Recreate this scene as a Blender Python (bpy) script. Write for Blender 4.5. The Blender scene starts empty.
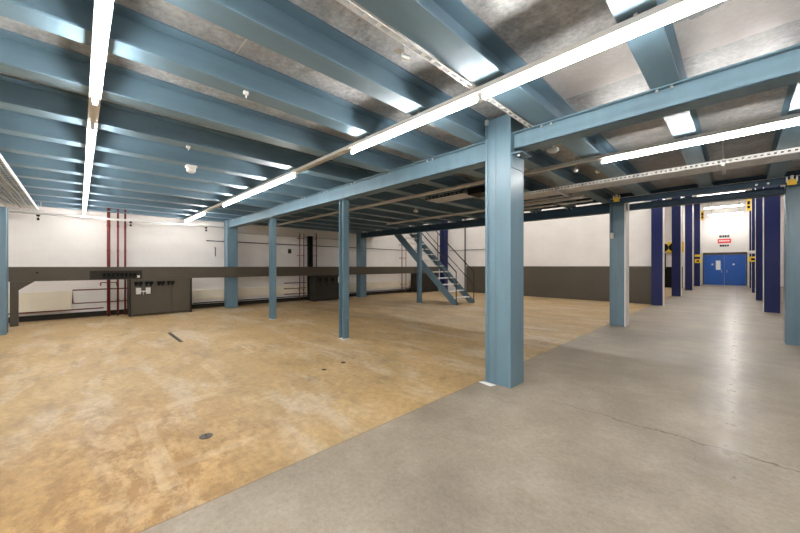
import bpy, math, random
from mathutils import Vector, Matrix

SC = bpy.context.scene
COL = SC.collection
random.seed(7)

# ------------------------------------------------------------------ camera
H = 1.40
cam_d = bpy.data.cameras.new('camera')
cam_d.sensor_fit = 'HORIZONTAL'
cam_d.sensor_width = 36.0
cam_d.lens = 329.4 / 800.0 * 36.0
cam_d.clip_start = 0.05
cam_d.clip_end = 200
cam = bpy.data.objects.new('camera', cam_d)
COL.objects.link(cam)
cam.location = (0, 0, H)
cam.rotation_euler = (math.radians(90), 0, math.radians(45.74))
SC.camera = cam

# ------------------------------------------------------------------ world, exposure
w = bpy.data.worlds.new('world')
SC.world = w
w.use_nodes = True
w.node_tree.nodes['Background'].inputs[0].default_value = (0.8, 0.87, 1.0, 1)
w.node_tree.nodes['Background'].inputs[1].default_value = 0.06
SC.view_settings.view_transform = 'Standard'
SC.view_settings.look = 'None'
SC.view_settings.gamma = 1.0
SC.view_settings.use_curve_mapping = False
SC.view_settings.exposure = 1.25
TUBE = 40.0          # radiance of the fluorescent lamps
SC.cycles.use_denoising = True
SC.cycles.denoising_prefilter = 'ACCURATE'
SC.cycles.adaptive_threshold = 0.003
SC.cycles.sample_clamp_indirect = 6.0
SC.cycles.max_bounces = 10
SC.cycles.diffuse_bounces = 6
HALL = 43.0          # lamps of the taller hall behind


# ------------------------------------------------------------------ materials
def new_mat(name):
    m = bpy.data.materials.new(name)
    m.use_nodes = True
    nt = m.node_tree
    return m, nt, nt.nodes['Principled BSDF']


def N(nt, t, **kw):
    n = nt.nodes.new(t)
    for k, v in kw.items():
        setattr(n, k, v)
    return n


def noise(nt, scale, detail=4, rough=0.55, stretch=(1, 1, 1), dist=0.0):
    tc = N(nt, 'ShaderNodeTexCoord')
    mp = N(nt, 'ShaderNodeMapping')
    mp.inputs['Scale'].default_value = stretch
    nt.links.new(tc.outputs['Object'], mp.inputs['Vector'])
    n = N(nt, 'ShaderNodeTexNoise')
    n.inputs['Scale'].default_value = scale
    n.inputs['Detail'].default_value = detail
    n.inputs['Roughness'].default_value = rough
    n.inputs['Distortion'].default_value = dist
    nt.links.new(mp.outputs['Vector'], n.inputs['Vector'])
    return n.outputs['Fac']


def ramp(nt, fac, stops):
    r = N(nt, 'ShaderNodeValToRGB')
    els = r.color_ramp.elements
    while len(els) < len(stops):
        els.new(0.5)
    for e, (p, c) in zip(els, stops):
        e.position = p
        e.color = (c[0], c[1], c[2], 1) if isinstance(c, (tuple, list)) else (c, c, c, 1)
    nt.links.new(fac, r.inputs['Fac'])
    return r.outputs['Color']


def mix(nt, fac, a, b, mode='MIX'):
    n = N(nt, 'ShaderNodeMix', data_type='RGBA', blend_type=mode)
    for s, v in ((n.inputs[0], fac), (n.inputs[6], a), (n.inputs[7], b)):
        if hasattr(v, 'links'):
            nt.links.new(v, s)
        elif isinstance(v, (tuple, list)):
            s.default_value = (v[0], v[1], v[2], 1)
        else:
            s.default_value = v
    return n.outputs[2]


def mth(nt, op, a, b=None, c=None, clamp=False):
    n = N(nt, 'ShaderNodeMath', operation=op, use_clamp=clamp)
    for s, v in zip(n.inputs, (a, b, c)):
        if v is None:
            continue
        if hasattr(v, 'links'):
            nt.links.new(v, s)
        else:
            s.default_value = v
    return n.outputs[0]


def bump(nt, bsdf, h, strength, distance=0.01):
    b = N(nt, 'ShaderNodeBump')
    b.inputs['Strength'].default_value = strength
    b.inputs['Distance'].default_value = distance
    nt.links.new(h, b.inputs['Height'])
    nt.links.new(b.outputs['Normal'], bsdf.inputs['Normal'])


def paint(name, col, rough=0.4, var=0.12, scale=3.0, stretch=(1, 1, 1), metal=0.0, spec=0.5, wear=None):
    m, nt, b = new_mat(name)
    f = noise(nt, scale, 5, 0.6, stretch)
    lo = tuple(c * (1 - var) for c in col)
    hi = tuple(min(1, c * (1 + var)) for c in col)
    c = ramp(nt, f, [(0.3, lo), (0.7, hi)])
    if wear:
        g = noise(nt, 22, 3, 0.7, stretch)
        k = ramp(nt, g, [(0.70, 0.0), (0.76, 1.0)])
        c = mix(nt, k, c, wear)
    nt.links.new(c, b.inputs['Base Color'])
    g = noise(nt, scale * 2.3, 4, 0.6, stretch)
    r = ramp(nt, g, [(0.3, max(0.31, rough - 0.06)), (0.7, max(0.33, rough + 0.06))])
    nt.links.new(r, b.inputs['Roughness'])
    b.inputs['Metallic'].default_value = metal
    b.inputs['Specular IOR Level'].default_value = spec
    return m


def lamp(name, col, strength):
    m, nt, b = new_mat(name)
    b.inputs['Base Color'].default_value = (0.8, 0.8, 0.8, 1)
    b.inputs['Emission Color'].default_value = (*col, 1)
    b.inputs['Emission Strength'].default_value = strength
    return m


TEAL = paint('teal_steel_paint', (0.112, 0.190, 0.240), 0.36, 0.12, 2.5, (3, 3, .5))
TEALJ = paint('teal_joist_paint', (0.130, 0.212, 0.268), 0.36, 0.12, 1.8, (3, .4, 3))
TEALD = paint('shade_toned_teal_steel', (0.025, 0.055, 0.088), 0.42, 0.12, 1.8, spec=0.25)  # darker teal: unlit side of the second-row beams put into the colour
NAVY = paint('navy_paint', (0.010, 0.015, 0.080), 0.42, 0.08, 2, spec=0.25)
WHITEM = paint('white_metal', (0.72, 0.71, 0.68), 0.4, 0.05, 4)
CREAM = paint('cream_trunking', (0.54, 0.515, 0.475), 0.45, 0.06, 3)
CREAMY = paint('cream_wall_trunk_paint', (0.78, 0.71, 0.57), 0.45, 0.05, 3)
GALV = paint('galvanised_steel', (0.60, 0.59, 0.57), 0.38, 0.14, 9, metal=0.35)
TAUPE = paint('taupe_panel_paint', (0.080, 0.068, 0.051), 0.45, 0.07, 1.2, spec=0.25)
TAUPED = paint('dark_taupe_paint', (0.028, 0.024, 0.019), 0.5, 0.07, 1.2, spec=0.15)
BLACK = paint('black_plastic', (0.006, 0.006, 0.006), 0.5, 0.1, 5, spec=0.12)
DGREY = paint('dark_grey_steel', (0.025, 0.028, 0.03), 0.4, 0.1, 5, spec=0.2)
RED = paint('oxide_red_pipe', (0.15, 0.016, 0.012), 0.4, 0.1, 6, spec=0.3)
DRED = paint('dark_red_pipe', (0.13, 0.025, 0.02), 0.45, 0.1, 6)
YEL = paint('yellow_plastic', (0.85, 0.55, 0.02), 0.4, 0.05, 5)
BLUE = paint('blue_door_paint', (0.006, 0.085, 0.40), 0.22, 0.12, 2.5)
PLAST = paint('white_plastic', (0.75, 0.73, 0.69), 0.4, 0.03, 5)
SIGNR = paint('red_sign', (0.70, 0.03, 0.03), 0.4, 0.03, 5)
PAPER = paint('paper', (0.85, 0.85, 0.83), 0.7, 0.03, 5)
STEEL = paint('bright_steel', (0.62, 0.62, 0.60), 0.25, 0.08, 5, metal=0.8)
IRON = paint('drain_iron', (0.06, 0.05, 0.04), 0.55, 0.15, 14)
LIT = lamp('fluorescent_tube_glow', (1.0, 0.985, 0.97), TUBE)
LITH = lamp('hall_tube_glow', (1.0, 0.98, 0.95), HALL)


def wall_mat():
    m, nt, b = new_mat('white_painted_blockwork')
    tc = N(nt, 'ShaderNodeTexCoord')
    sep = N(nt, 'ShaderNodeSeparateXYZ')
    nt.links.new(tc.outputs['Object'], sep.inputs[0])
    comb = N(nt, 'ShaderNodeCombineXYZ')
    s = mth(nt, 'ADD', sep.outputs[0], sep.outputs[1])
    nt.links.new(s, comb.inputs[0])
    nt.links.new(sep.outputs[2], comb.inputs[1])
    br = N(nt, 'ShaderNodeTexBrick')
    br.inputs['Scale'].default_value = 1.0
    br.inputs['Brick Width'].default_value = 0.6
    br.inputs['Row Height'].default_value = 0.3
    br.inputs['Mortar Size'].default_value = 0.006
    br.inputs['Mortar Smooth'].default_value = 0.5
    nt.links.new(comb.outputs[0], br.inputs['Vector'])
    f = noise(nt, 1.3, 6, 0.6)
    c = ramp(nt, f, [(0.3, (0.76, 0.72, 0.685)), (0.7, (0.84, 0.80, 0.765))])
    g = noise(nt, 9, 3, 0.5)
    spots = ramp(nt, g, [(0.74, 0.0), (0.78, 0.35)])
    c = mix(nt, spots, c, (0.50, 0.45, 0.40))
    c = mix(nt, mth(nt, 'MULTIPLY', br.outputs['Fac'], 0.16), c, (0.52, 0.48, 0.44))
    nt.links.new(c, b.inputs['Base Color'])
    b.inputs['Roughness'].default_value = 0.6
    bump(nt, b, mth(nt, 'SUBTRACT', f, mth(nt, 'MULTIPLY', br.outputs['Fac'], 0.5)), 0.25, 0.01)
    return m


def floor_mat():
    m, nt, b = new_mat('worn_ochre_and_grey_concrete')
    tc = N(nt, 'ShaderNodeTexCoord')
    sep = N(nt, 'ShaderNodeSeparateXYZ')
    nt.links.new(tc.outputs['Object'], sep.inputs[0])
    X, Y = sep.outputs[0], sep.outputs[1]
    big = noise(nt, 0.55, 6, 0.6)
    mid = noise(nt, 1.7, 10, 0.68, dist=0.15)
    fine = noise(nt, 13, 8, 0.8)
    streak = noise(nt, 1.6, 6, 0.62, (0.35, 1.3, 1), 0.4)
    # ochre coat
    oc = ramp(nt, mid, [(0.30, (0.27, 0.175, 0.085)), (0.43, (0.385, 0.258, 0.115)), (0.55, (0.455, 0.312, 0.150)), (0.70, (0.50, 0.375, 0.225))])
    wornf = ramp(nt, streak, [(0.50, 0.0), (0.62, 0.8)])
    oc = mix(nt, wornf, oc, (0.50, 0.40, 0.28))
    smg = ramp(nt, noise(nt, 2.6, 9, 0.75, (0.55, 1.2, 1), 0.2), [(0.54, 0.0), (0.66, 0.7)])
    oc = mix(nt, smg, oc, (0.22, 0.155, 0.09))
    dirt = ramp(nt, big, [(0.36, 0.45), (0.50, 0.0)])
    oc = mix(nt, dirt, oc, (0.40, 0.25, 0.09))
    # orange, dirtier patch in the corner nearest the camera
    dx = mth(nt, 'DIVIDE', mth(nt, 'ADD', X, 2.7), 1.6)
    dy = mth(nt, 'DIVIDE', mth(nt, 'ADD', Y, -0.2), 0.9)
    rr = mth(nt, 'SQRT', mth(nt, 'ADD', mth(nt, 'MULTIPLY', dx, dx), mth(nt, 'MULTIPLY', dy, dy)))
    near = mth(nt, 'SUBTRACT', 1.35, rr, clamp=True)
    scuff = ramp(nt, noise(nt, 5.5, 8, 0.75, (0.7, 1.2, 1), 0.2), [(0.44, 0.0), (0.56, 1.0)])
    oc = mix(nt, mth(nt, 'MULTIPLY', mth(nt, 'MULTIPLY', near, scuff), 0.9), oc, (0.20, 0.115, 0.05))
    oc = mix(nt, mth(nt, 'MULTIPLY', near, 0.35), oc, (0.48, 0.25, 0.05))
    fm = ramp(nt, fine, [(0.35, 0.70), (0.65, 1.14)])
    oc = mix(nt, 1.0, oc, fm, 'MULTIPLY')

    def line(coord, at, wdt, lo=None, hi=None, other=None):
        d = mth(nt, 'ABSOLUTE', mth(nt, 'SUBTRACT', coord, at))
        k = mth(nt, 'LESS_THAN', d, wdt)
        if other is not None:
            k = mth(nt, 'MULTIPLY', k, mth(nt, 'GREATER_THAN', other, lo))
            k = mth(nt, 'MULTIPLY', k, mth(nt, 'LESS_THAN', other, hi))
        return k
    # pale ghost of a removed machine base: outline of filled strips
    gh = None
    for k in (line(Y, 0.42, 0.06, -4.2, -2.5, X), line(Y, 1.28, 0.05, -5.6, -2.6, X), line(X, -4.0, 0.07, 0.1, 1.3, Y),
              line(X, -2.75, 0.05, 0.42, 1.3, Y), line(Y, 2.05, 0.03, -6.5, -3.0, X)):
        gh = k if gh is None else mth(nt, 'MAXIMUM', gh, k)
    gk = mth(nt, 'MULTIPLY', gh, ramp(nt, mid, [(0.42, 0.0), (0.62, 0.38)]))
    oc = mix(nt, gk, oc, (0.58, 0.47, 0.32))
    # chips
    vo = N(nt, 'ShaderNodeTexVoronoi')
    vo.inputs['Scale'].default_value = 1.1
    nt.links.new(tc.outputs['Object'], vo.inputs['Vector'])
    chip = mth(nt, 'LESS_THAN', vo.outputs['Distance'], mth(nt, 'MULTIPLY', mth(nt, 'SUBTRACT', mid, 0.35, clamp=True), 0.14))
    oc = mix(nt, mth(nt, 'MULTIPLY', chip, 0.85), oc, (0.10, 0.07, 0.045))
    # grey concrete
    gc = ramp(nt, mid, [(0.30, (0.215, 0.175, 0.130)), (0.52, (0.300, 0.252, 0.194)), (0.75, (0.38, 0.33, 0.268))])
    gb = ramp(nt, noise(nt, 0.9, 5, 0.6), [(0.38, 0.82), (0.62, 1.08)])
    gc = mix(nt, 1.0, gc, gb, 'MULTIPLY')
    gf = ramp(nt, noise(nt, 30, 8, 0.85), [(0.3, 0.70), (0.7, 1.18)])
    gc = mix(nt, 1.0, gc, gf, 'MULTIPLY')
    # crack across the grey slab
    wob = mth(nt, 'MULTIPLY', mth(nt, 'SUBTRACT', noise(nt, 3.0, 6, 0.65), 0.5), 0.26)
    wob2 = mth(nt, 'MULTIPLY', mth(nt, 'SUBTRACT', noise(nt, 14.0, 3, 0.6), 0.5), 0.03)
    cd = mth(nt, 'ABSOLUTE', mth(nt, 'SUBTRACT', Y, mth(nt, 'ADD', mth(nt, 'ADD', wob, wob2), 3.53)))
    wid = mth(nt, 'MULTIPLY', mth(nt, 'SUBTRACT', X, -1.55, clamp=True), 0.007)
    crack = mth(nt, 'LESS_THAN', cd, wid)
    gc = mix(nt, mth(nt, 'MULTIPLY', crack, 0.85), gc, (0.07, 0.055, 0.045))
    cd2 = mth(nt, 'ABSOLUTE', mth(nt, 'SUBTRACT', X, mth(nt, 'ADD', wob, -0.22)))
    c2 = mth(nt, 'MULTIPLY', mth(nt, 'LESS_THAN', cd2, 0.0035), mth(nt, 'MULTIPLY', mth(nt, 'GREATER_THAN', Y, 3.15), mth(nt, 'LESS_THAN', Y, 3.5)))
    gc = mix(nt, mth(nt, 'MULTIPLY', c2, 0.5), gc, (0.09, 0.07, 0.06))
    # boundary
    ed = mth(nt, 'MULTIPLY', mth(nt, 'SUBTRACT', fine, 0.5), 0.05)
    isg = mth(nt, 'GREATER_THAN', mth(nt, 'ADD', X, ed), -2.2)
    # joint: a dark saw cut
    jd = mth(nt, 'LESS_THAN', mth(nt, 'ABSOLUTE', mth(nt, 'ADD', X, 2.2)), 0.007)
    c = mix(nt, isg, oc, gc)
    c = mix(nt, mth(nt, 'MULTIPLY', jd, 0.45), c, (0.12, 0.09, 0.06))
    # cross joint of the grey aisle
    j2 = mth(nt, 'MULTIPLY', mth(nt, 'LESS_THAN', mth(nt, 'ABSOLUTE', mth(nt, 'SUBTRACT', Y, 9.25)), 0.008), isg)
    c = mix(nt, mth(nt, 'MULTIPLY', j2, 0.4), c, (0.15, 0.12, 0.10))
    nt.links.new(c, b.inputs['Base Color'])
    # gloss: sealed concrete, polished wheel track down the aisle
    r0 = ramp(nt, mid, [(0.3, 0.44), (0.7, 0.62)])
    trk = mth(nt, 'ABSOLUTE', mth(nt, 'SUBTRACT', X, -0.04))
    tk = mth(nt, 'MULTIPLY', mth(nt, 'SUBTRACT', 1.0, mth(nt, 'DIVIDE', trk, 0.36), clamp=True), ramp(nt, noise(nt, 6, 5, 0.7), [(0.40, 0.35), (0.60, 1.0)]))
    tk = mth(nt, 'MULTIPLY', tk, mth(nt, 'GREATER_THAN', Y, 3.0))
    rg = mix(nt, mth(nt, 'MULTIPLY', tk, 1.0), r0, (0.24, 0.24, 0.24))
    nt.links.new(rg, b.inputs['Roughness'])
    b.inputs['Specular IOR Level'].default_value = 0.5
    hh = mth(nt, 'ADD', mth(nt, 'MULTIPLY', mid, 0.5), mth(nt, 'MULTIPLY', fine, 0.6))
    hh = mth(nt, 'SUBTRACT', hh, mth(nt, 'MULTIPLY', crack, 0.8))
    bump(nt, b, hh, 0.45, 0.01)
    return m


def deck_mat():
    m, nt, b = new_mat('dull_metal_faced_deck')
    big = noise(nt, 0.9, 5, 0.6)
    mid = noise(nt, 4, 6, 0.65, (1, 1, 1), 0.5)
    fine = noise(nt, 26, 6, 0.7)
    c = ramp(nt, mid, [(0.30, (0.31, 0.305, 0.30)), (0.52, (0.50, 0.50, 0.495)), (0.75, (0.70, 0.70, 0.70))])
    c = mix(nt, ramp(nt, big, [(0.40, 0.5), (0.55, 0.0)]), c, (0.29, 0.265, 0.24))
    # rust coloured water marks
    st = ramp(nt, noise(nt, 2.2, 7, 0.7, (1, 2.2, 1), 1.2), [(0.60, 0.0), (0.68, 0.55)])
    c = mix(nt, st, c, (0.24, 0.15, 0.08))
    f = ramp(nt, fine, [(0.3, 0.66), (0.7, 1.2)])
    c = mix(nt, 1.0, c, f, 'MULTIPLY')
    tc = N(nt, 'ShaderNodeTexCoord')
    sep = N(nt, 'ShaderNodeSeparateXYZ')
    nt.links.new(tc.outputs['Object'], sep.inputs[0])
    # paler board bay next to the first main beam, with scraped edge
    e = mth(nt, 'MULTIPLY', mth(nt, 'SUBTRACT', mid, 0.5), 0.35)
    k = mth(nt, 'MULTIPLY', mth(nt, 'GREATER_THAN', mth(nt, 'ADD', sep.outputs[1], e), 3.15), mth(nt, 'LESS_THAN', sep.outputs[1], 3.75))
    k = mth(nt, 'MULTIPLY', k, mth(nt, 'GREATER_THAN', sep.outputs[0], -1.3))
    c = mix(nt, mth(nt, 'MULTIPLY', k, 0.7), c, (0.66, 0.60, 0.56))
    # board joints
    for a, at in ((1, 0.95), (1, -1.5), (1, 5.8), (1, 8.2)):
        j = mth(nt, 'LESS_THAN', mth(nt, 'ABSOLUTE', mth(nt, 'SUBTRACT', sep.outputs[a], at)), 0.006)
        c = mix(nt, mth(nt, 'MULTIPLY', j, 0.6), c, (0.62, 0.58, 0.5))
    nt.links.new(c, b.inputs['Base Color'])
    b.inputs['Metallic'].default_value = 0.3
    r = ramp(nt, mid, [(0.3, 0.36), (0.7, 0.56)])
    nt.links.new(r, b.inputs['Roughness'])
    bump(nt, b, fine, 0.35, 0.004)
    return m


WALL = wall_mat()
FLOOR = floor_mat()
DECK = deck_mat()
CEILW = paint('hall_ceiling_white', (0.70, 0.67, 0.62), 0.6, 0.04, 1)


# ------------------------------------------------------------------ mesh helpers
class MB:
    def __init__(self):
        self.v, self.f = [], []

    def box(self, x0, x1, y0, y1, z0, z1):
        x0, x1 = min(x0, x1), max(x0, x1)
        y0, y1 = min(y0, y1), max(y0, y1)
        z0, z1 = min(z0, z1), max(z0, z1)
        n = len(self.v)
        self.v += [(x0, y0, z0), (x1, y0, z0), (x1, y1, z0), (x0, y1, z0), (x0, y0, z1), (x1, y0, z1), (x1, y1, z1), (x0, y1, z1)]
        self.f += [tuple(n + i for i in q) for q in ((0, 3, 2, 1), (4, 5, 6, 7), (0, 1, 5, 4), (1, 2, 6, 5), (2, 3, 7, 6), (3, 0, 4, 7))]
        return self

    def tube(self, pts, r, seg=8, caps=True):
        pts = [Vector(p) for p in pts]
        rings = []
        for i, p in enumerate(pts):
            a = pts[max(0, i - 1)]
            b = pts[min(len(pts) - 1, i + 1)]
            d = (b - a).normalized()
            up = Vector((0, 0, 1)) if abs(d.z) < 0.95 else Vector((1, 0, 0))
            s = d.cross(up).normalized()
            t = s.cross(d).normalized()
            ring = []
            for k in range(seg):
                an = 2 * math.pi * k / seg
                ring.append(len(self.v))
                self.v.append(tuple(p + s * math.cos(an) * r + t * math.sin(an) * r))
            rings.append(ring)
        for a, b in zip(rings, rings[1:]):
            for k in range(seg):
                self.f.append((a[k], a[(k + 1) % seg], b[(k + 1) % seg], b[k]))
        if caps:
            self.f.append(tuple(reversed(rings[0])))
            self.f.append(tuple(rings[-1]))
        return self

    def prism(self, poly, axis, a0, a1):
        """poly: 2-D outline in the two other axes (in xyz order), extruded along axis."""
        def mk(p, a):
            q = list(p)
            q.insert(axis, a)
            return tuple(q)
        n = len(self.v)
        k = len(poly)
        self.v += [mk(p, a0) for p in poly] + [mk(p, a1) for p in poly]
        self.f.append(tuple(range(n + k - 1, n - 1, -1)))
        self.f.append(tuple(range(n + k, n + 2 * k)))
        for i in range(k):
            j = (i + 1) % k
            self.f.append((n + i, n + j, n + k + j, n + k + i))
        return self

    def lathe(self, prof, c=(0, 0, 0), seg=20):
        n = len(self.v)
        for (r, z) in prof:
            for k in range(seg):
                an = 2 * math.pi * k / seg
                self.v.append((c[0] + r * math.cos(an), c[1] + r * math.sin(an), c[2] + z))
        for i in range(len(prof) - 1):
            for k in range(seg):
                a = n + i * seg
                self.f.append((a + k, a + (k + 1) % seg, a + seg + (k + 1) % seg, a + seg + k))
        self.f.append(tuple(n + k for k in reversed(range(seg))))
        self.f.append(tuple(n + (len(prof) - 1) * seg + k for k in range(seg)))
        return self

    def build(self, name, mat, parent=None, bevel=0.0, smooth=False):
        me = bpy.data.meshes.new(name)
        me.from_pydata(self.v, [], self.f)
        import bmesh
        bm = bmesh.new()
        bm.from_mesh(me)
        bmesh.ops.recalc_face_normals(bm, faces=bm.faces)
        bm.to_mesh(me)
        bm.free()
        me.materials.append(mat)
        if smooth:
            for p in me.polygons:
                p.use_smooth = True
        o = bpy.data.objects.new(name, me)
        COL.objects.link(o)
        if parent:
            o.parent = parent
        if bevel:
            b = o.modifiers.new('bevel', 'BEVEL')
            b.width = bevel
            b.segments = 2
            b.limit_method = 'ANGLE'
        return o


def tag(o, label, cat, group=None, kind=None):
    if label:
        o['label'] = label
    if cat:
        o['category'] = cat
    if group:
        o['group'] = group
    if kind:
        o['kind'] = kind
    return o


def thing(name, label, cat, loc=(0, 0, 0), group=None, rz=0):
    o = bpy.data.objects.new(name, None)
    o.empty_display_size = 0.1
    COL.objects.link(o)
    o.location = loc
    o.rotation_euler = (0, 0, rz)
    return tag(o, label, cat, group)


def struct(name, mb, mat, label=None):
    o = mb.build(name, mat)
    o['kind'] = 'structure'
    if label:
        o['label'] = label
    return o


def dup(root, loc, label, group=None):
    r = root.copy()
    COL.objects.link(r)
    r.location = loc
    r['label'] = label
    if group:
        r['group'] = group
    for ch in list(root.children):
        c = ch.copy()
        COL.objects.link(c)
        c.parent = r
        for g in list(ch.children):
            d = g.copy()
            COL.objects.link(d)
            d.parent = c
    return r


# ------------------------------------------------------------------ the setting
XW, XR = -12.65, 3.2       # left and right walls
YB, YF = -5.2, 15.2        # wall behind the camera, far wall
ZD = 3.20                  # underside of the mezzanine deck
YE = 9.62                  # edge of the mezzanine
HZ = 6.2                   # ceiling of the tall hall
YD = 34.8                  # end wall with the blue doors

struct('floor', MB().box(XW - .3, XR + .3, YB - .3, YD + .5, -0.2, 0), FLOOR, 'worn ochre and grey concrete floor')
struct('wall_left', MB().box(XW - .25, XW, YB - .25, YF + .25, 0, HZ), WALL, 'white painted blockwork wall on the left')
struct('wall_behind', MB().box(XW, XR, YB - .25, YB, 0, HZ), WALL)
struct('wall_right', MB().box(XR, XR + .25, YB - .25, YD + .25, 0, HZ), WALL)
struct('wall_back', MB().box(XW, -2.22, YF, YF + .2, 0, HZ), WALL, 'white wall above the dark dado')
struct('wall_recess', MB().box(-6.5, -2.50, 28.0, 28.2, 0, HZ), WALL)
struct('wall_side', MB().box(-6.7, -6.5, YF + .2, 28.2, 0, HZ), WALL)
struct('wall_end', MB().box(-2.7, XR, YD, YD + .25, 0, HZ), WALL, 'white end wall over the blue doors')
struct('wall_corridor', MB().box(-2.7, -2.5, 28.2, YD, 0, HZ), WALL)
struct('ceiling', MB().box(XW, XR, YB, YE, ZD, ZD + .18), DECK, 'dull metallic deck underside over the steel joists')
cl = struct('ceiling_hall', MB().box(XW, XR, YE + 0.12, YD, HZ, HZ + .2), CEILW)

# dark dado panelling on the far wall
d = struct('trim_1', MB().box(-10.38, -2.22, YF - .03, YF - .002, 0, 1.385), TAUPE, 'dark grey dado on the far wall')
cap = MB().box(-10.38, -2.22, YF - .045, YF - .002, 1.387, 1.41)
struct('trim_2', cap, TAUPE)
struct('trim_3', MB().box(-6.4, -2.50, 27.97, 27.998, 0, 1.38), BLACK, 'black dado on the recessed wall')
struct('baseboard_left', MB().box(XW + .002, XW + .06, YB, YF - .05, 0.001, 0.14), TAUPED)

# blue double doors at the end of the aisle
door = MB()
door.box(-1.84, -0.725, YD - .07, YD - .012, 0.012, 2.28)
d1 = struct('door_1', door, BLUE, 'left leaf of the blue double door')
d2 = struct('door_2', MB().box(-0.715, 0.40, YD - .07, YD - .012, 0.012, 2.28), BLUE, 'right leaf of the blue double door')
for dd, xs in ((d1, -0.86), (d2, -0.58)):
    MB().tube([(xs, YD - .072, .95), (xs, YD - .13, .95), (xs, YD - .13, 1.15), (xs, YD - .072, 1.15)], .012).build('door_handle', STEEL, dd)
fr = MB().box(-1.90, 0.46, YD - .10, YD - .002, 2.29, 2.46)
fr.box(-1.90, -1.85, YD - .10, YD - .002, 0.001, 2.29).box(0.41, 0.46, YD - .10, YD - .002, 0.001, 2.29)
struct('trim_4', fr, TAUPE, 'grey door surround')
# white pilaster edges of the end wall
struct('trim_5', MB().box(-2.25, -1.98, YD - .35, YD - .002, 0.001, HZ - .01), CEILW)
struct('trim_6', MB().box(0.52, 0.80, YD - .35, YD - .002, 0.001, HZ - .01), CEILW)

# ------------------------------------------------------------------ columns
CW = 0.33


def box_column(label, x, y, h, mat=TEAL, side=None, cap=True, name='steel_column', group=None):
    """fabricated box column: shaft with raised edge flats, side plates, foot and cap."""
    t = thing(name, label, 'column', (x, y, 0), group)
    a = CW / 2
    m = MB().box(-a + .012, a - .012, -a + .012, a - .012, 0.0, h)
    m.build('shaft', mat, t, .003)
    for sx in (-1, 1):
        f = MB()
        f.box(sx * a, sx * (a - .034), -a, a, 0.0, h)
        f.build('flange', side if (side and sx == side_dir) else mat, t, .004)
    if cap:
        MB().box(-a - .03, a + .03, -a - .03, a + .03, h + .001, h + .016).build('cap_plate', mat, t)
    return t


side_dir = 1
c_main = box_column('large teal steel column standing nearest, between the ochre and grey floor', -1.98, 3.70, 3.165, cap=False)
# weld seams and the stub bracket that carries the beam
MB().box(-.115, -.107, -.1565, -.153, 0.02, 3.15).box(-.03, -.026, -.1565, -.153, 0.02, 3.15).build('weld_seam', TEAL, c_main)
br = MB()
br.box(.166, .29, -.16, .10, 2.685, 2.697).box(.166, .176, -.15, .15, 2.54, 2.684)
br.build('beam_seat', TEAL, c_main)
br = MB().box(-.29, -.166, -.16, .10, 2.685, 2.697)
br.build('beam_seat', TEAL, c_main)
MB().tube([(.23, -.10, 2.684), (.23, -.10, 2.66)], .014, 6).build('bolt', STEEL, c_main)
MB().box(-.15, -.11, -.20, -.167, 3.10, 3.16).build('cap_clip', STEEL, c_main)

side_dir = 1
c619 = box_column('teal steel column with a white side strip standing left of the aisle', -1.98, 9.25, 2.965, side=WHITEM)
side_dir = -1
c790 = box_column('teal steel column cut by the right edge of the view', 0.76, 9.25, 2.965)
side_dir = 1
c_w1 = box_column('teal wall column under the left end of the near beam', -12.09, 3.72, 2.93)
c_w2 = box_column('teal wall column behind the staircase end of the second beam', -12.09, 9.30, 2.93)
c_l0 = box_column('teal column cut by the left edge of the view', -10.62, -1.235, 2.62, cap=False)
c_c = box_column('navy column in the far corner behind the staircase', -11.75, 14.95, 6.15, mat=NAVY, cap=False)
box_column('teal column out of view beside the camera', 0.76, 3.70, 2.68, cap=False) if False else None

# thin H posts
def h_post(label, x, y, h):
    t = thing('steel_post', label, 'post', (x, y, 0), 'thin steel posts')
    a, b = .07, .07
    m = MB().box(-a, -a + .011, -b, b, 0, h).box(a - .011, a, -b, b, 0, h)
    m.build('flange', TEAL, t, .002)
    MB().box(-a + .011, a - .011, -.005, .005, 0, h).build('web', TEAL, t)
    MB().box(-a - .004, a + .03, -b - .02, b + .004, 0, .008).build('base_plate', WHITEM, t)
    MB().box(-a - .01, a + .01, -b - .01, b + .01, h, h + .008).build('head_plate', TEAL, t)
    return t


p1 = h_post('thin teal post under the near beam, the closer of the two', -5.36, 3.70, 2.69)
p2 = dup(p1, (-8.66, 3.70, 0), 'thin teal post under the near beam, the one nearer the left wall')
p3 = dup(p1, (-8.50, 9.32, 0), 'thin teal post standing in front of the staircase')

# navy posts of the aisle
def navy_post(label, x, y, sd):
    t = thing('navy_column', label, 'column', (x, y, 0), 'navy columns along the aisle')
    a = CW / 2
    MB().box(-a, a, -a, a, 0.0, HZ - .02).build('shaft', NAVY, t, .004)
    MB().box(sd * a, sd * (a + .012), -a, a, 0.0, HZ - .02).build('side_face', WHITEM, t)  # white on the aisle side only
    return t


ordl = ['nearest', 'second', 'third', 'fourth']
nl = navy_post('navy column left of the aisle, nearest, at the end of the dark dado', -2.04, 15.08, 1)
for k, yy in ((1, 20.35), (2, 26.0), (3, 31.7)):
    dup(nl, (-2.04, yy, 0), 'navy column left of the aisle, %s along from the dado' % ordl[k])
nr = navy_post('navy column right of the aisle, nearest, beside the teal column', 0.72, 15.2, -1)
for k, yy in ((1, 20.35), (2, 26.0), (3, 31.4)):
    dup(nr, (0.68, yy, 0), 'navy column right of the aisle, %s along from the teal column' % ordl[k])


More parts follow.
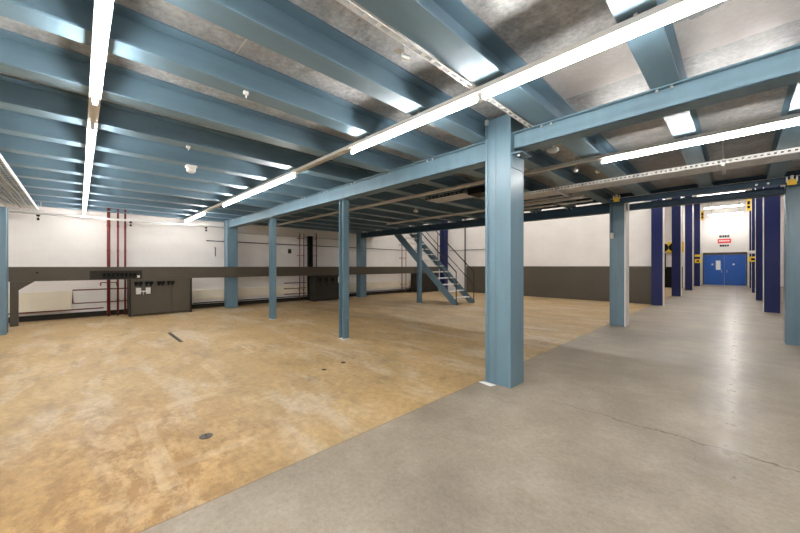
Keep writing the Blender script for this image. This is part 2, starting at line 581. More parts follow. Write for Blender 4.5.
# ------------------------------------------------------------------ main beams
def main_beam(label, x0, x1, y0, z0, z1, mat, bolts, depth=.20):
    """steel channel with its web towards the camera and both flanges behind"""
    t = thing('steel_beam', label, 'beam', (x0, y0, 0))
    L = x1 - x0
    MB().box(0, L, 0, .012, z0, z1).build('web', mat, t)
    m = MB().box(0, L, -.045, depth, z1 - .014, z1)
    m.build('top_flange', mat, t, .002)
    MB().box(0, L, 0, depth, z0, z0 + .012).build('bottom_flange', mat, t, .002)
    MB().box(0, L, depth - .01, depth, z0 + .012, z1 - .012).build('rear_web', mat, t)
    for bx in bolts:
        b = MB().tube([(bx - x0, -.024, z1 - .0145), (bx - x0, -.024, z1 - .036)], .012, 6)
        b.build('bolt', STEEL, t)
    return t


JX = [1.36, 0.45, -0.435, -1.43, -2.22, -3.06, -3.98, -4.90, -5.83, -6.75, -7.66, -8.55, -9.53, -10.50, -11.45, -12.42]
bl = []
for jx in JX:
    if -11.9 < jx < -2.3:
        bl += [jx - .05, jx + .05]
main_beam('long teal beam from the nearest column to the left wall', -12.24, -2.15, 3.60, 2.70, 2.937, TEAL, bl)
main_beam('short teal beam running right from the nearest column', -1.81, 3.15, 3.60, 2.755, 2.937, TEAL, [-1.48, -1.38, -.49, -.39, .40, .50])
main_beam('shade-toned teal beam behind, left of the aisle column', -12.24, -2.15, 9.15, 2.70, 2.925, TEALD, bl)
main_beam('shade-toned teal beam spanning the aisle between its two columns', -1.81, .59, 9.15, 2.72, 2.845, TEALD, [])
main_beam('shade-toned teal beam right of the aisle', .93, 3.15, 9.15, 2.72, 2.925, TEALD, [])
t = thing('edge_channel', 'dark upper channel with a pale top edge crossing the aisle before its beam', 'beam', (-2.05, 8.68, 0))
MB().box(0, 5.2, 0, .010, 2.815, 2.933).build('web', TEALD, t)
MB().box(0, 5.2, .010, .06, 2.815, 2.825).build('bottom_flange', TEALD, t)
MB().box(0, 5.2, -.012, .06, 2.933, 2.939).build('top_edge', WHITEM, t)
for bx in (2.28, 2.42):
    MB().tube([(bx, -.001, 2.86), (bx, -.02, 2.86)], .018, 6).build('bolt', STEEL, t)
# row behind the camera (same grid)
main_beam('teal beam behind the camera', -10.48, 3.15, -1.95, 2.70, 2.925, TEAL, [])
box_column('teal column behind the camera under the rear beam', 0.76, -1.85, 2.68, cap=False)

# edge channel of the mezzanine
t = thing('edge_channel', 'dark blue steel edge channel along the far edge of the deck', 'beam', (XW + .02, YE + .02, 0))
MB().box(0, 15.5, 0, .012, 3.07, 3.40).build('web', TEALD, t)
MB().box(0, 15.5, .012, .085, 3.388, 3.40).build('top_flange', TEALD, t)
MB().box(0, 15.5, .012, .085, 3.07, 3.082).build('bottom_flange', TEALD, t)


# ------------------------------------------------------------------ joists
def joist(label, x, wd=.20):
    t = thing('ceiling_joist', label, 'joist', (x, 0, 0), 'steel joists under the deck')
    a = wd / 2
    y0, y1, z0, z1 = YB + .02, YE - .02, 2.94, ZD - .002
    MB().prism([(-a, z0), (a, z0), (a, z0 + .015), (.012, z0 + .02), (-.012, z0 + .02), (-a, z0 + .015)], 1, y0, y1).build('bottom_flange', TEALJ, t, .002)
    MB().box(-.006, .006, y0, y1, z0 + .018, z1 - .016).build('web', TEALJ, t)
    MB().prism([(-a, z1), (-a, z1 - .014), (-.012, z1 - .02), (.012, z1 - .02), (a, z1 - .014), (a, z1)], 1, y0, y1).build('top_flange', TEALJ, t)
    return t


# the sections are built once; the wider one stands next to the nearest column
j0 = None
names = {1.36: 'teal deck joist outside the view on the far right', 0.45: 'teal deck joist over the right column of the aisle',
         -0.435: 'teal deck joist crossing the short beam right of the nearest column',
         -1.43: 'wide teal deck joist right of the nearest column with a slotted strip on its edge',
         -2.22: 'teal deck joist passing just left of the nearest column'}
words = ['first', 'second', 'third', 'fourth', 'fifth', 'sixth', 'seventh', 'eighth', 'ninth', 'tenth', 'eleventh']
k = 0
for jx in JX:
    if jx in names:
        lb = names[jx]
    elif jx == JX[-1]:
        lb = 'teal deck joist against the left wall'
    else:
        lb = 'teal deck joist, %s to the left of the one beside the nearest column' % words[k]
        k += 1
    if jx == -1.43:
        joist(lb, jx, .25)
    elif j0 is None:
        j0 = joist(lb, jx)
    else:
        dup(j0, (jx, 0, 0), lb)

# slotted strip on the wide joist
t = thing('slotted_strip', 'white slotted cable strip along the edge of the wide joist', 'cable strip', (-1.585, 0, 0))
m = MB()
ys = [-1.6 + .105 * i for i in range(50)]
m.box(-.022, -.014, -1.6, 3.56, 2.925, 2.933).box(.014, .022, -1.6, 3.56, 2.925, 2.933)
for y in ys:
    if y < 3.5:
        m.box(-.014, .014, y, y + .035, 2.925, 2.933)
m.box(-.024, -.021, -1.6, 3.56, 2.925, 2.965)
m.build('strip', WHITEM, t)
m = MB().tube([(-.05, 1.62, 2.93), (-.05, 1.62, 2.86)], .012, 8).tube([(-.05, 1.62, 2.865), (-.02, 1.66, 2.85)], .02, 8)
m.box(-.07, -.02, 1.55, 1.60, 2.88, 2.93)
m.build('clamp', STEEL, t)


# ------------------------------------------------------------------ light lines
def light_line(label, y, x0, x1, tubes, z=2.87, bodymat=None, w_=.040, lit=True, drops=(), glow=None):
    t = thing('light_trunking', label, 'light', (x0, y, z), 'fluorescent light lines')
    L = x1 - x0
    bodymat = bodymat or CREAM
    m = MB().prism([(-w_ * .6, .052), (-w_ * .6, .04), (-w_, .0), (w_, .0), (w_ * .6, .04), (w_ * .6, .052)], 0, 0, L)
    m.build('trunk', bodymat, t, .003)
    for a, b in tubes:
        if lit:
            MB().tube([(a - x0, 0, -.044), (b - x0, 0, -.044)], .0175, 10).build('fluorescent_tube', glow or LIT, t, smooth=False)
        for e in (a, b):
            MB().box(e - x0 - .014, e - x0 + .014, -.016, .016, -.070, -.001).build('lamp_holder', PLAST, t)
    for dx in drops:
        MB().box(dx - x0 - .01, dx - x0 + .01, -.02, .02, .0525, .0695).build('hanger', STEEL, t)
    return t


light_line('fluorescent light line running away at the left of the view', 0.10, -12.5, 3.0,
           [(-3.90, -2.14), (-2.10, -.34), (-6.42, -4.62), (-8.24, -6.45), (-10.06, -8.27), (-12.4, -10.1), (-.3, 1.5)], drops=[x for x in JX[2:-2] if x != -1.43 and x > -11])
light_line('long fluorescent light line passing above the nearest column', 2.44, -12.5, 3.0,
           [(-1.50, .30), (-3.36, -1.54), (-6.62, -4.85), (-8.45, -6.65), (-12.3, -10.0), (.34, 2.1)], drops=[x for x in JX[2:-2] if x != -1.43 and x > -11])
light_line('fluorescent light line behind the near beam, lit only to the right', 5.12, -11.8, 3.0,
           [(-1.30, .50), (.54, 2.34)], drops=[x for x in JX[2:-2] if x != -1.43 and x > -11])
light_line('unlit cream trunking line nearest the second beam', 7.75, -8.6, -2.3, [], lit=False, drops=[x for x in JX[4:11] if x != -1.43 and x > -11])
light_line('unseen fluorescent light line added behind the camera', -2.50, -11.0, 3.0,  # unseen line added to light the faces turned to the camera
           [(-11 + 1.9 * i, -11 + 1.9 * i + 1.8) for i in range(0, 7)], drops=[x for x in JX[2:-2] if x != -1.43 and x > -11])
light_line('unseen fluorescent light line added furthest behind the camera', -4.2, -8.0, 3.0,  # another unseen line, added for more light from behind
           [(-3.5, -1.7), (-1.2, .6)], drops=[-.435, -2.22, -3.98, -5.83])


def hall_light(label, x, y, z, L):
    t = thing('hall_light', label, 'light', (x, y, z), 'ceiling lights of the tall hall')
    MB().box(0, L, -.12, .12, .0, .07).build('housing', WHITEM, t, .004)
    for s in (-.06, .06):
        MB().tube([(.03, s, -.03), (L - .03, s, -.03)], .022, 8).build('fluorescent_tube', LITH, t)
    for e in (0.2, L - .2):
        MB().tube([(e, 0, .071), (e, 0, HZ - z - .002)], .006, 6).build('hanger', DGREY, t)
    return t


h0 = hall_light('bright ceiling light far down the aisle, nearest the end wall', -1.55, 33.3, 5.2, 1.8)
for yy, nm in ((29.2, 'second from the end wall'), (24.0, 'third from the end wall, added out of view'), (18.0, 'closest to the mezzanine, added out of view')):  # the third and closest are hidden, added to brighten the aisle
    dup(h0, (-1.55, yy, 5.2), 'ceiling light over the far aisle, %s' % nm)
for xx, nm in ((-11.3, 'over the staircase landing'), (-8.3, 'above the staircase'), (-5.3, 'above the middle of the dark dado'), (-2.9, 'above the right end of the dado'), (0.6, 'above the right side of the aisle')):  # hidden row of lights added to brighten the far wall
    dup(h0, (xx, 12.3, 5.2), 'unseen ceiling light added in the tall hall %s' % nm)
dup(h0, (-5.2, 23.5, 5.2), 'unseen ceiling light added in the recess left of the far aisle')  # hidden light added to brighten the recess

# cross members under the hall ceiling
for yy, nm in ((20.35, 'nearest'), (26.0, 'middle'), (31.7, 'far')):
    tag(MB().box(-1.86, .5, yy - .1, yy + .1, 5.9, 6.18).build('cross_beam', WHITEM), 'white cross beam over the far aisle, %s of three' % nm, 'beam', 'white cross beams')

# ------------------------------------------------------------------ cable trays
# perforated tray on the right, hanging below the joists
def tray(name, label, x0, x1, y0, y1, z, hside=.06, mat=GALV, step=.10):
    t = thing(name, label, 'cable tray', (x0, y0, z))
    L, W = x1 - x0, y1 - y0
    for (a, nm) in ((0, 'side_rail'), (W - .003, 'side_rail')):
        m = MB().box(0, L, a, a + .003, 0, .020).box(0, L, a, a + .003, hside - .020, hside)
        x = 0
        while x < L:
            m.box(x, min(L, x + step * .55), a, a + .003, .020, hside - .020)
            x += step
        m.build(nm, WHITEM if mat is GALV else mat, t)
    m = MB()
    for i in range(4):
        yy = W * i / 4
        m.box(0, L, yy + .012, yy + W / 4 - .012, -.003, 0)
    x = 0
    while x < L:
        m.box(x, min(L, x + .035), 0.003, W - .003, -.0035, .0005)
        x += step * .7
    m.build('bed', GALV, t)
    return t


tr = tray('cable_tray', 'perforated galvanised cable tray crossing above the aisle', -3.6, 3.0, 6.62, 7.06, 2.876, step=.06)
mm = MB()
for i in range(5):
    pts = []
    for q in range(23):
        pts.append((-3.5 + q * .29, 6.68 + i * .075 + .012 * math.sin(q * 1.3 + i * 2), 2.90 + .006 * math.sin(q * 2.1 + i)))
    MB().tube(pts, .012, 6).build('power_cable', (DGREY, CREAM, BLACK, GALV, DGREY)[i], None, smooth=True)
for i, o in enumerate([o for o in COL.objects if o.name.startswith('power_cable')]):
    tag(o, ['dark grey cable lying nearest the camera in the perforated tray', 'cream cable lying second in the perforated tray', 'black cable lying in the middle of the perforated tray',
            'pale grey cable lying fourth in the perforated tray', 'dark grey cable lying farthest in the perforated tray'][i], 'cable', 'cables in the perforated tray')
t = thing('tray_hanger', 'steel hanger strut holding the perforated tray near the left aisle column', 'bracket', (-2.42, 6.84, 0))
MB().box(-.02, .02, -.32, .32, 2.826, 2.869).build('strut', STEEL, t)
for s in (-.29, .29):
    MB().tube([(0, s, 2.87), (0, s, 3.198)], .006, 6).build('rod', STEEL, t)
dup(t, (-.15, 6.84, 0), 'steel hanger strut holding the perforated tray over the aisle')
# second short tray in the dark bay to the left
tray('cable_tray', 'short perforated tray with dark cables left of the nearest column', -4.75, -3.75, 5.40, 5.85, 2.84, mat=DGREY)
m = MB().box(-3.70, -3.2, 5.45, 5.85, 2.80, 2.93)
tag(m.build('junction_box', BLACK, None, .01), 'black junction box under the dark bay behind the near beam', 'box')

# conduits parallel to the trays
def conduit(label, pts, r, mat, name='conduit', group=None, cat='pipe', clips=None):
    o = MB().tube(pts, r, 8).build(name, mat, smooth=True)
    return tag(o, label, cat, group)


conduit('cream conduit under the joists just before the second beam', [(-4.3, 8.35, 2.905), (-2.3, 8.35, 2.905)], .022, CREAM)
conduit('thin cream conduit beside the perforated tray', [(-3.9, 7.45, 2.90), (-2.4, 7.45, 2.90)], .016, CREAM)
conduit('black cable drooping from the left aisle column to the tray', [(-3.0, 7.9, 2.84), (-2.6, 8.3, 2.77), (-2.2, 8.8, 2.86), (-2.0, 9.05, 2.92)], .008, BLACK, 'loose_cable', cat='cable')

# wire tray at the left edge
t = thing('mesh_tray', 'white mesh cable tray hanging at the left edge of the view', 'cable tray', (-11.75, -1.20, 2.75))
L, W = 9.0, .50
m = MB().box(0, L, W - .022, W, 0, .06).box(0, L, 0, .022, 0, .06)
m.build('side_rail', WHITEM, t, .003)
m = MB()
for i in range(1, 9):
    m.tube([(0, W * i / 9, .004), (L, W * i / 9, .004)], .004, 5)
for i in range(1, 60):
    m.tube([(L * i / 60, .02, .010), (L * i / 60, W - .02, .010)], .004, 5)
m.build('mesh', WHITEM, t)
for i, (px, mat) in enumerate(((.12, WHITEM), (.2, DGREY), (.27, CREAM), (.36, WHITEM))):
    pts = [(-11.7 + .5 * q, -1.20 + px + .02 * math.sin(q * 1.1 + i), 2.785 + .006 * math.sin(q)) for q in range(17)]
    tag(MB().tube(pts, .013, 6).build('data_cable', mat, smooth=True),
        ['white cable on the outer side of the left mesh tray', 'dark grey cable in the left mesh tray', 'cream cable in the left mesh tray', 'white cable nearest the light side of the left mesh tray'][i], 'cable', 'cables in the mesh tray')
t = thing('strut_bracket', 'slotted steel strut holding up the left mesh tray', 'bracket', (-11.6, -1.65, 2.70))
m = MB().box(-.02, .02, 0, 1.05, 0, .012).box(-.02, .02, 0, 1.05, .034, .044)
for i in range(14):
    m.box(-.02, .02, .02 + i * .076, .055 + i * .076, .012, .034)
m.build('strut', GALV, t)
MB().tube([(0, 1.0, .045), (0, 1.0, .24)], .006, 6).build('rod', STEEL, t)

# white conduit along the left wall with its clamps
conduit('white conduit running along the top of the left wall', [(-12.02, -1.6, 2.70), (-12.02, 3.5, 2.70)], .026, WHITEM)
for yy, nm in ((-.72, 'beside the mesh tray'), (1.05, 'beside the red pipes'), (2.95, 'left of the wall column')):
    t = thing('pipe_clamp', 'black clamp hanging from the white wall conduit %s' % nm, 'clamp', (-12.02, yy, 2.70), 'clamps on the white conduit')
    MB().lathe([(.034, -.02), (.034, .02)], (0, 0, -.045), 10).build('clamp_body', BLACK, t)
    MB().box(-.006, .006, -.006, .006, -.15, -.065).box(-.022, .022, -.022, .022, -.16, -.11).build('clamp_tail', BLACK, t)
    MB().tube([(0, 0, .027), (0, 0, .238)], .005, 6).build('rod', STEEL, t)
# second length behind the near beam, in shade
conduit('grey conduit on the left wall behind the near beam', [(-12.62, 4.0, 2.62), (-12.62, 9.0, 2.62)], .022, CREAM)
conduit('long dark pipe running across the left wall above the cable bench', [(-12.60, 3.10, 2.28), (-12.60, 14.6, 2.28)], .016, DGREY)
conduit('short dark pipe bend coming off the wall column', [(-12.64, 3.36, 2.05), (-12.55, 3.36, 2.05), (-12.55, 3.36, 1.75)], .016, DGREY)
m = MB().box(XW + .002, XW + .07, 6.02, 6.14, 1.93, 2.10)
tag(m.build('wall_box', DGREY, None, .006), 'small dark box on the left wall beside the dark riser', 'box')

# ------------------------------------------------------------------ left wall: cable bench, pipes, cabinets
XB = -11.78
t = thing('cable_bench', 'long taupe metal cable bench along the left wall', 'bench', (XB, 0, 0))
MB().box(-.10, 0, -1.22, 14.55, 1.045, 1.375).build('front_panel', TAUPE, t, .005)
MB().box(-.12, .012, -1.22, 14.55, 1.376, 1.392).build('top_rail', TAUPE, t)
MB().prism([(-1.15, 0.0), (-1.02, 0.0), (-1.02, .84), (-.76, 1.044), (-1.15, 1.044)], 0, -.10, 0.0).build('leg', TAUPE, t, .004)
MB().box(-.10, 0.0, 14.4, 14.55, 0, 1.044).build('leg', TAUPE, t, .004)
fr = MB()
y0, y1, z0, z1 = .20, 1.28, 1.06, 1.29
fr.box(.001, .020, y0, y1, z1 - .015, z1).box(.001, .020, y0, y1, z0, z0 + .012)
fr.box(.001, .020, y0, y0 + .012, z0, z1).box(.001, .020, y1 - .012, y1, z0, z1)
fr.build('socket_frame', TAUPED, t)
MB().box(.001, .005, y0 + .013, y1 - .013, z0 + .013, z1 - .016).build('socket_recess', TAUPED, t)
for i in range(8):
    yy = .44 + i * .09
    m = MB().box(.006, .055, yy, yy + .08, 1.15, 1.225).box(.02, .05, yy + .018, yy + .06, 1.115, 1.15)
    m.build('socket', BLACK, t, .006)
MB().box(.006, .05, 1.17, 1.225, 1.09, 1.15).build('white_switch', PLAST, t, .006)
MB().tube([(.001, -.72, 1.25), (.012, -.72, 1.25)], .022, 10).build('grommet', BLACK, t)
MB().tube([(-.05, .16, 1.074), (-.05, .16, 1.05)], .02, 8).build('grommet', BLACK, t) if False else None

t = thing('switch_cabinet', 'taupe floor cabinet with black plugs under the cable bench by the red pipes', 'cabinet', (XB, 1.0, 0))
MB().box(-.62, -.001, .03, 1.46, 0.03, 1.043).build('body', TAUPE, t, .005)
MB().box(-.62, .022, 0, .03, 0, 1.043).box(-.62, .022, 1.46, 1.50, 0, 1.043).build('side_panel', TAUPED, t, .004)
MB().box(.0, .014, .05, .96, .07, .84).build('door', TAUPE, t, .004)
MB().box(.0, .014, .98, 1.44, .07, .84).build('door', TAUPE, t, .004)
for yy in (.10, .20, .34, .44, .62, .72, .86, .96):
    m = MB().box(.001, .05, yy, yy + .09, .90, .975).box(.02, .05, yy + .015, yy + .06, .845, .90)
    m.build('plug', BLACK, t, .006)
MB().box(.015, .065, .14, .25, .62, .80).build('isolator', GALV, t, .006)
MB().box(.015, .065, .36, .47, .62, .80).build('isolator', GALV, t, .006)
MB().tube([(.05, .25, .70), (.05, .36, .70)], .018, 6).tube([(.05, .305, .70), (.05, .305, .60)], .014, 6).build('lever', STEEL, t)

t = thing('switch_cabinet', 'dark floor cabinet further along under the cable bench', 'cabinet', (XB, 6.75, 0))
MB().box(-.45, -.001, .03, 1.26, .03, 1.043).build('body', TAUPED, t, .005)
MB().box(-.45, .022, 0, .03, 0, 1.043).box(-.45, .022, 1.26, 1.30, 0, 1.043).build('side_panel', TAUPED, t)
for yy in (.15, .45, .75):
    MB().box(.001, .05, yy, yy + .1, .80, .95).tube([(.03, yy + .05, .8), (.03, yy + .09, .62)], .012, 6).build('plug', BLACK, t)
MB().box(.001, .05, 1.08, 1.22, .72, .98).build('isolator', CREAM, t, .006)
t = thing('switch_cabinet', 'dark floor cabinet under the bench behind the staircase', 'cabinet', (XB, 12.88, 0))
MB().box(-.62, -.001, .03, 1.46, .03, 1.043).build('body', TAUPED, t, .005)
MB().box(.001, .03, .9, 1.1, .75, .9).build('isolator', CREAM, t, .006)


def riser(label, y, r, mat, z1=2.97, name='riser_pipe', x=-12.42):
    t = thing(name, label, 'pipe', (x, y, 0), 'riser pipes')
    MB().tube([(0, 0, 0.0), (0, 0, z1)], r, 12).build('pipe', mat, t, smooth=True)
    for z in (.45, 1.85, 2.55):
        MB().box(XW - x + .003, 0, -.012, .012, z - .012, z + .012).lathe([(r + .006, -.015), (r + .006, .015)], (0, 0, z), 12).build('bracket', mat, t)
    return t


riser('thick red pipe, leftmost of the three beside the taupe cabinet', .60, .038, RED, 3.19)
riser('slim red pipe in the middle of the three beside the taupe cabinet', .80, .024, RED, 3.19)
riser('slim red pipe, rightmost of the three beside the taupe cabinet', .96, .024, RED, 3.19)
t = thing('valve', 'dark red valve handle on the thick red pipe below the bench', 'valve', (-12.42, .60, .95))
MB().tube([(.06, -.17, 0), (.06, .17, 0)], .014, 6).tube([(.06, -.17, 0), (.06, -.17, -.09)], .014, 6).tube([(.06, .17, 0), (.06, .17, -.09)], .014, 6).build('handle', DRED, t)
conduit('dark red branch pipe, upper of two on the wall left of the cabinet', [(-12.55, -.12, .40), (-12.55, -.12, .76), (-12.55, 1.1, .76)], .018, DRED)
conduit('dark red branch pipe, lower of two on the wall left of the cabinet', [(-12.5, -.12, .40), (-12.5, 1.1, .40)], .014, DRED)
riser('dark red slim riser left of the black cable riser', 6.42, .018, DRED, 2.75)
riser('dark red slim riser second left of the black cable riser', 6.60, .018, DRED, 2.75)
riser('dark red slim riser right of the black cable riser', 7.18, .022, DRED, 2.80)
t = thing('cable_riser', 'black vertical cable riser on the shaded left wall', 'cable riser', (-12.45, 6.90, 0))
MB().box(-.06, .06, -.10, .10, 0, 2.66).build('channel', BLACK, t, .01)
MB().lathe([(.0, 0), (.045, .005), (.045, .05), (0, .06)], (.02, 0, 2.665), 10).build('top_cap', PLAST, t)
MB().box(-.2, .62, -.62, -.10, 1.30, 1.36).build('arm', BLACK, t) if False else None
for z in (.30, .52, .74):
    conduit('dark branch pipe beside the black cable riser, %s' % {.30: 'lowest', .52: 'middle one', .74: 'topmost'}[z], [(-12.52, 5.8, z), (-12.52, 6.75, z)], .016, DRED, group='branch pipes by the cable riser')

riser('dark red riser left of the cabinet behind the staircase', 12.25, .022, DRED, 2.9)
riser('dark red riser right beside the cabinet behind the staircase', 12.55, .018, DRED, 2.9)
# cream low trunking on the wall below the bench
t = thing('wall_trunking', 'cream low wall trunking left of the red branch pipes', 'trunking', (XW + .003, -4.8, 0))
MB().box(0, .10, 0, 4.65, .22, .74).build('trunk', CREAMY, t, .006)
t = thing('wall_trunking', 'cream low wall trunking right of the taupe cabinet', 'trunking', (XW + .003, 1.3, 0))
MB().box(0, .10, 1.3, 12.3, .30, .62).build('trunk', CREAMY, t, .006)
conduit('dark pipe lying along the skirting of the left wall', [(-12.45, -4.8, .24), (-12.45, .5, .24)], .016, DRED)
conduit('dark pipe lying along the skirting right of the cabinet', [(-12.60, 2.7, .18), (-12.60, 13.9, .18)], .016, DGREY)
conduit('dark vertical pipe on the far wall at the left end of the dado', [(-10.42, 15.12, 0), (-10.42, 15.12, 4.6)], .03, DGREY)
conduit('thin dark pipe crossing the far wall behind the staircase', [(-11.5, 15.14, 2.30), (-8.2, 15.14, 2.30)], .014, DGREY)

# ------------------------------------------------------------------ staircase
SX0, SX1 = -7.12, -10.72    # foot and head
SZ1 = 3.36
NT = 14
st = thing('staircase', 'open tread steel staircase with dark handrails rising to the deck edge', 'staircase', (SX0, 9.78, 0))
run = SX1 - SX0
sl = SZ1 / abs(run)


def stringer(y):
    # outline in x,z with vertical foot cut
    L = abs(run)
    d = .42
    pts = [(0.06, 0), (0.06, .10), (-L, SZ1 + .10), (-L, SZ1 - d + .10), (-.20, 0)]
    return MB().prism([(p[0], p[1]) for p in pts], 1, y, y + .016).box(.06, -.0, y, y + .05, 0, .1)


stringer(0).build('stringer', TEAL, st, .003)
stringer(1.06).build('stringer', TEAL, st, .003)
for i in range(1, NT):
    z = SZ1 * i / NT
    x = -abs(run) * i / NT
    m = MB().box(x - .12, x + .14, .02, 1.055, z - .03, z)
    m.build('tread', WHITEM, st, .004)


def rail(y):
    def P(x, dz):
        return (x, y, max(0, -x * sl) + dz)
    for bx, b0, b1 in ((.02, .1, 1.20), (-1.75, .0, 1.15), (-3.3, .0, 1.15)):
        MB().tube([P(bx, b0), P(bx, b1)], .018, 8).build('baluster', DGREY, st, smooth=True)
    MB().tube([P(.02, 1.20), P(-3.5, 1.15)], .021, 8).build('handrail', DGREY, st, smooth=True)
    MB().tube([P(.02, .70), P(-3.5, .65)], .016, 8).build('middle_rail', DGREY, st, smooth=True)


rail(-.03)
rail(1.10)
# landing beside the deck edge
t = thing('stair_landing', 'steel landing plate at the head of the staircase', 'landing', (-11.0, 9.75, 0))
MB().box(-1.5, 0, 0, 1.15, 3.30, 3.385).build('plate', TEALD, t, .004)
for xx in (-1.45, -.02):
    MB().box(xx - .03, xx + .03, 1.15, 1.20, 3.30, 4.40).build('baluster', DGREY, t)
MB().tube([(-1.5, 1.175, 4.42), (0, 1.175, 4.42)], .02, 8).build('handrail', DGREY, t)
# ------------------------------------------------------------------ small fittings
def detector(label, loc, r=.055, h=.045, mat=PLAST, cat='detector', stem=.0):
    t = thing('ceiling_detector', label, cat, loc, 'small ceiling fittings')
    MB().lathe([(r * .7, -h), (r, -h * .6), (r, -.01), (r * .8, 0)], seg=18).build('body', mat, t, smooth=True)
    if stem:
        MB().tube([(0, 0, 0.001), (0, 0, stem)], .012, 8).build('stem', STEEL, t)
    return t


t = thing('alarm_sounder', 'white alarm sounder fixed under the joists left of centre', 'alarm', (-5.83, 1.226, 2.94))
MB().box(-.07, .07, -.07, .07, -.035, -.001).build('base', PLAST, t, .008)
MB().lathe([(.035, -.11), (.06, -.09), (.065, -.036)], seg=18).build('sounder', PLAST, t, smooth=True)
detector('cream round detector on the deck left of the nearest column', (-2.62, 3.15, ZD - .001), .07, .05, CREAM)
detector('cream round detector behind the nearest column under the beam', (-1.53, 4.02, 2.80), .065, .05, CREAM, stem=.139)
detector('round beige fitting hanging in the dark bay behind the near beam', (-5.83, 6.26, 2.87), .07, .06, CREAM, stem=.069)
detector('small white spotlight under the joists behind the lit trunking, left one', (-1.86, 5.85, 3.0), .035, .05, PLAST, stem=.195)
detector('small white spotlight under the joists behind the lit trunking, right one', (-1.62, 6.15, 3.0), .035, .05, PLAST, stem=.195)
for (x, y, z, nm) in ((-3.02, 1.05, 2.94, 'nearest the camera'), (-4.9, 1.0, 2.94, 'left of the mid joists')):
    t = thing('beam_clip', 'small white clip on a joist edge, %s' % nm, 'clip', (x, y, z), 'joist clips')
    MB().box(-.012, .012, -.02, .02, -.03, -.001).tube([(0, 0, -.03), (.01, 0, -.06)], .006, 6).build('clip', PLAST, t)

# yellow hook blocks at the top of the aisle columns
def hook(label, x, y, z):
    t = thing('yellow_tag_block', label, 'tag', (x, y, z), 'yellow blocks on the aisle columns')
    MB().box(-.055, .055, -.02, .02, -.05, .045).build('body', YEL, t, .006)
    MB().box(-.065, -.045, -.025, .025, .0, .09).box(.045, .065, -.025, .025, .0, .09).box(-.02, .02, -.02, .02, .045, .11).build('clip', PLAST, t, .004)
    MB().tube([(0, .02, .02), (0, .035, .02)], .012, 8).build('fixing', STEEL, t)
    return t


hook('yellow block at the head of the left aisle column', -1.90, 8.630, 2.905)
hook('yellow block at the head of the right aisle column', 0.635, 8.630, 2.83)
t = thing('column_socket', 'small beige socket with its conduit on the left aisle column', 'socket', (-2.09, 9.085, 2.13))
MB().box(-.035, .035, -.035, -.001, -.07, .07).build('box', CREAM, t, .005)
MB().box(-.006, .006, -.012, -.001, .071, .80).build('conduit', TEALD, t)
t = thing('column_conduit', 'white pipe stub on the aisle side of the left aisle column', 'pipe', (-1.80, 9.10, 2.66))
MB().tube([(.03, 0, 0), (.03, 0, .25)], .018, 8).tube([(.03, 0, .25), (.03, .03, .27)], .014, 8).build('stub', PLAST, t)

# emergency beacons and signs down the aisle
for (x, y, z, nm) in ((-1.765, 31.65, 5.0, 'left'), (0.405, 26.0, 4.75, 'right')):
    t = thing('beacon', 'yellow and black hanging marker high at the %s side of the far aisle' % nm, 'marker', (x, y, z), 'yellow aisle markers')
    MB().box(-.085, .085, -.03, .03, -.33, .33).build('body', YEL, t, .01)
    MB().box(-.05, .05, -.035, -.031, -.2, -.05).box(-.05, .05, -.035, -.031, .0, .2).build('mark', BLACK, t)
for (x, y, nm) in ((-1.99, 31.50, 'left'), (0.56, 25.82, 'right')):
    t = thing('call_point', 'yellow call point on a navy column at the %s of the far aisle' % nm, 'call point', (x, y, 1.95), 'call points on navy columns')
    MB().box(-.16, .16, -.05, -.001, .14, .30).build('box', PLAST if nm == 'right' else YEL, t, .01)
    MB().box(-.16, .16, -.05, -.001, -.30, -.02).build('box', YEL, t, .01)
    MB().box(-.07, .07, -.055, -.051, -.22, -.1).build('mark', BLACK, t)


def reel(label, x, y, z):
    t = thing('wall_unit', label, 'safety unit', (x, y, z), 'yellow and black wall units')
    MB().tube([(-.15, -.04, 0), (-.15, -.30, 0)], .28, 18).build('drum', BLACK, t)
    MB().box(.03, .32, -.28, -.03, -.34, .34).build('panel', YEL, t, .02)
    MB().box(-.05, .05, -.08, -.001, .36, .58).build('lamp', PLAST, t, .01)
    MB().box(-.13, -.03, -.12, -.02, -1.4, -.36).build('pedestal', TAUPED, t)
    return t


reel('black and yellow wall unit seen between the first two navy columns', -3.31, 27.96, 2.65)
reel('black and yellow unit glimpsed between the second and third navy columns', -2.74, 27.90, 2.65)

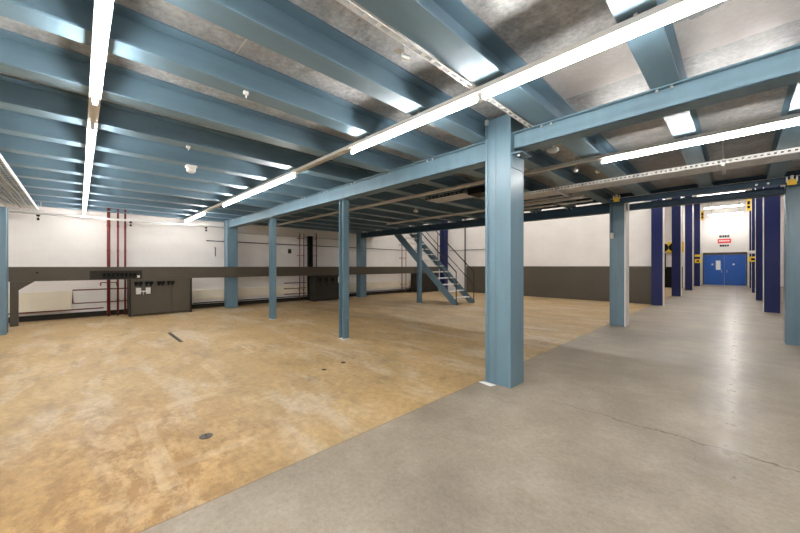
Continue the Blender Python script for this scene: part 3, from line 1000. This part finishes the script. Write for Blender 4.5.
# writing on the end wall: three small sign plates
t = thing('sign', 'small black lettered sign plate, topmost over the blue doors', 'sign', (-.72, YD - .003, 3.66), 'signs over the blue doors')
MB().box(-.30, .30, -.012, 0, -.07, .10).build('plate', PAPER, t)
m = MB()
for a, b in ((-.27, -.18), (-.16, -.10), (-.08, .0), (.02, .10), (.12, .18), (.20, .27)):
    m.box(a, b, -.016, -.0125, -.07, .10)
m.build('lettering', BLACK, t)
t = thing('sign', 'red sign plate with white lettering over the blue doors', 'sign', (-.72, YD - .003, 3.32), 'signs over the blue doors')
MB().box(-.36, .36, -.012, 0, -.16, .16).build('plate', SIGNR, t)
m = MB()
for a, b in ((-.28, -.2), (-.17, -.08), (-.05, .03), (.06, .14), (.17, .27)):
    m.box(a, b, -.016, -.0125, -.03, .06)
m.build('lettering', PAPER, t)
t = thing('sign', 'thin black lettered strip, lowest of the signs over the blue doors', 'sign', (-.72, YD - .003, 2.97), 'signs over the blue doors')
MB().box(-.28, .28, -.012, 0, -.08, .08).build('plate', PAPER, t)
m = MB()
for a, b in ((-.25, -.13), (-.11, .0), (.02, .12), (.15, .24)):
    m.box(a, b, -.016, -.0125, -.07, .07)
m.build('lettering', BLACK, t)
tag(MB().box(-1.18, -.92, YD - .078, YD - .072, 1.15, 1.85).build('notice', PAPER), 'white paper notice on the left blue door', 'notice')
tag(MB().box(-1.42, -1.32, YD - .078, YD - .072, 1.50, 1.62).build('sticker', PAPER), 'small white sticker on the left blue door', 'sticker')
tag(MB().box(-.28, -.18, YD - .078, YD - .072, 1.50, 1.62).build('sticker', PAPER), 'small white square painted as a reflection on the right blue door', 'sticker')  # white square stands in for a reflection on the door

# ------------------------------------------------------------------ floor fittings
def cap(label, x, y, r):
    t = thing('floor_drain', label, 'drain cover', (x, y, 0), 'round floor caps')
    MB().lathe([(r, 0.0), (r, .004), (r * .8, .006)], seg=20).build('cover', IRON, t)
    MB().tube([(-r * .4, 0, .008), (r * .4, 0, .008)], .003, 5).build('slot', BLACK, t)
    return t


cap('round dark floor cap nearest the camera on the ochre floor', -3.06, .75, .05)
cap('round dark floor cap beyond the nearest one, left of a pair', -3.92, 2.38, .032)
cap('round dark floor cap, right of a pair before the near beam', -4.02, 2.76, .035)
t = thing('floor_grate', 'narrow dark slot drain in the ochre floor', 'drain', (-7.80, 1.36, 0))
MB().box(-.60, .60, -.032, .032, 0, .004).build('frame', IRON, t)
m = MB()
for i in range(24):
    m.box(-.57 + i * .048, -.545 + i * .048, -.022, .022, .0045, .007)
m.build('bars', TAUPE, t)

tag(MB().prism([(-2.19, 3.47), (-2.02, 3.44), (-1.99, 3.515), (-2.155, 3.525)], 2, 0.0, .006).build('plaster_patch', PAPER), 'small white plaster patch on the floor at the foot of the nearest column', 'patch')
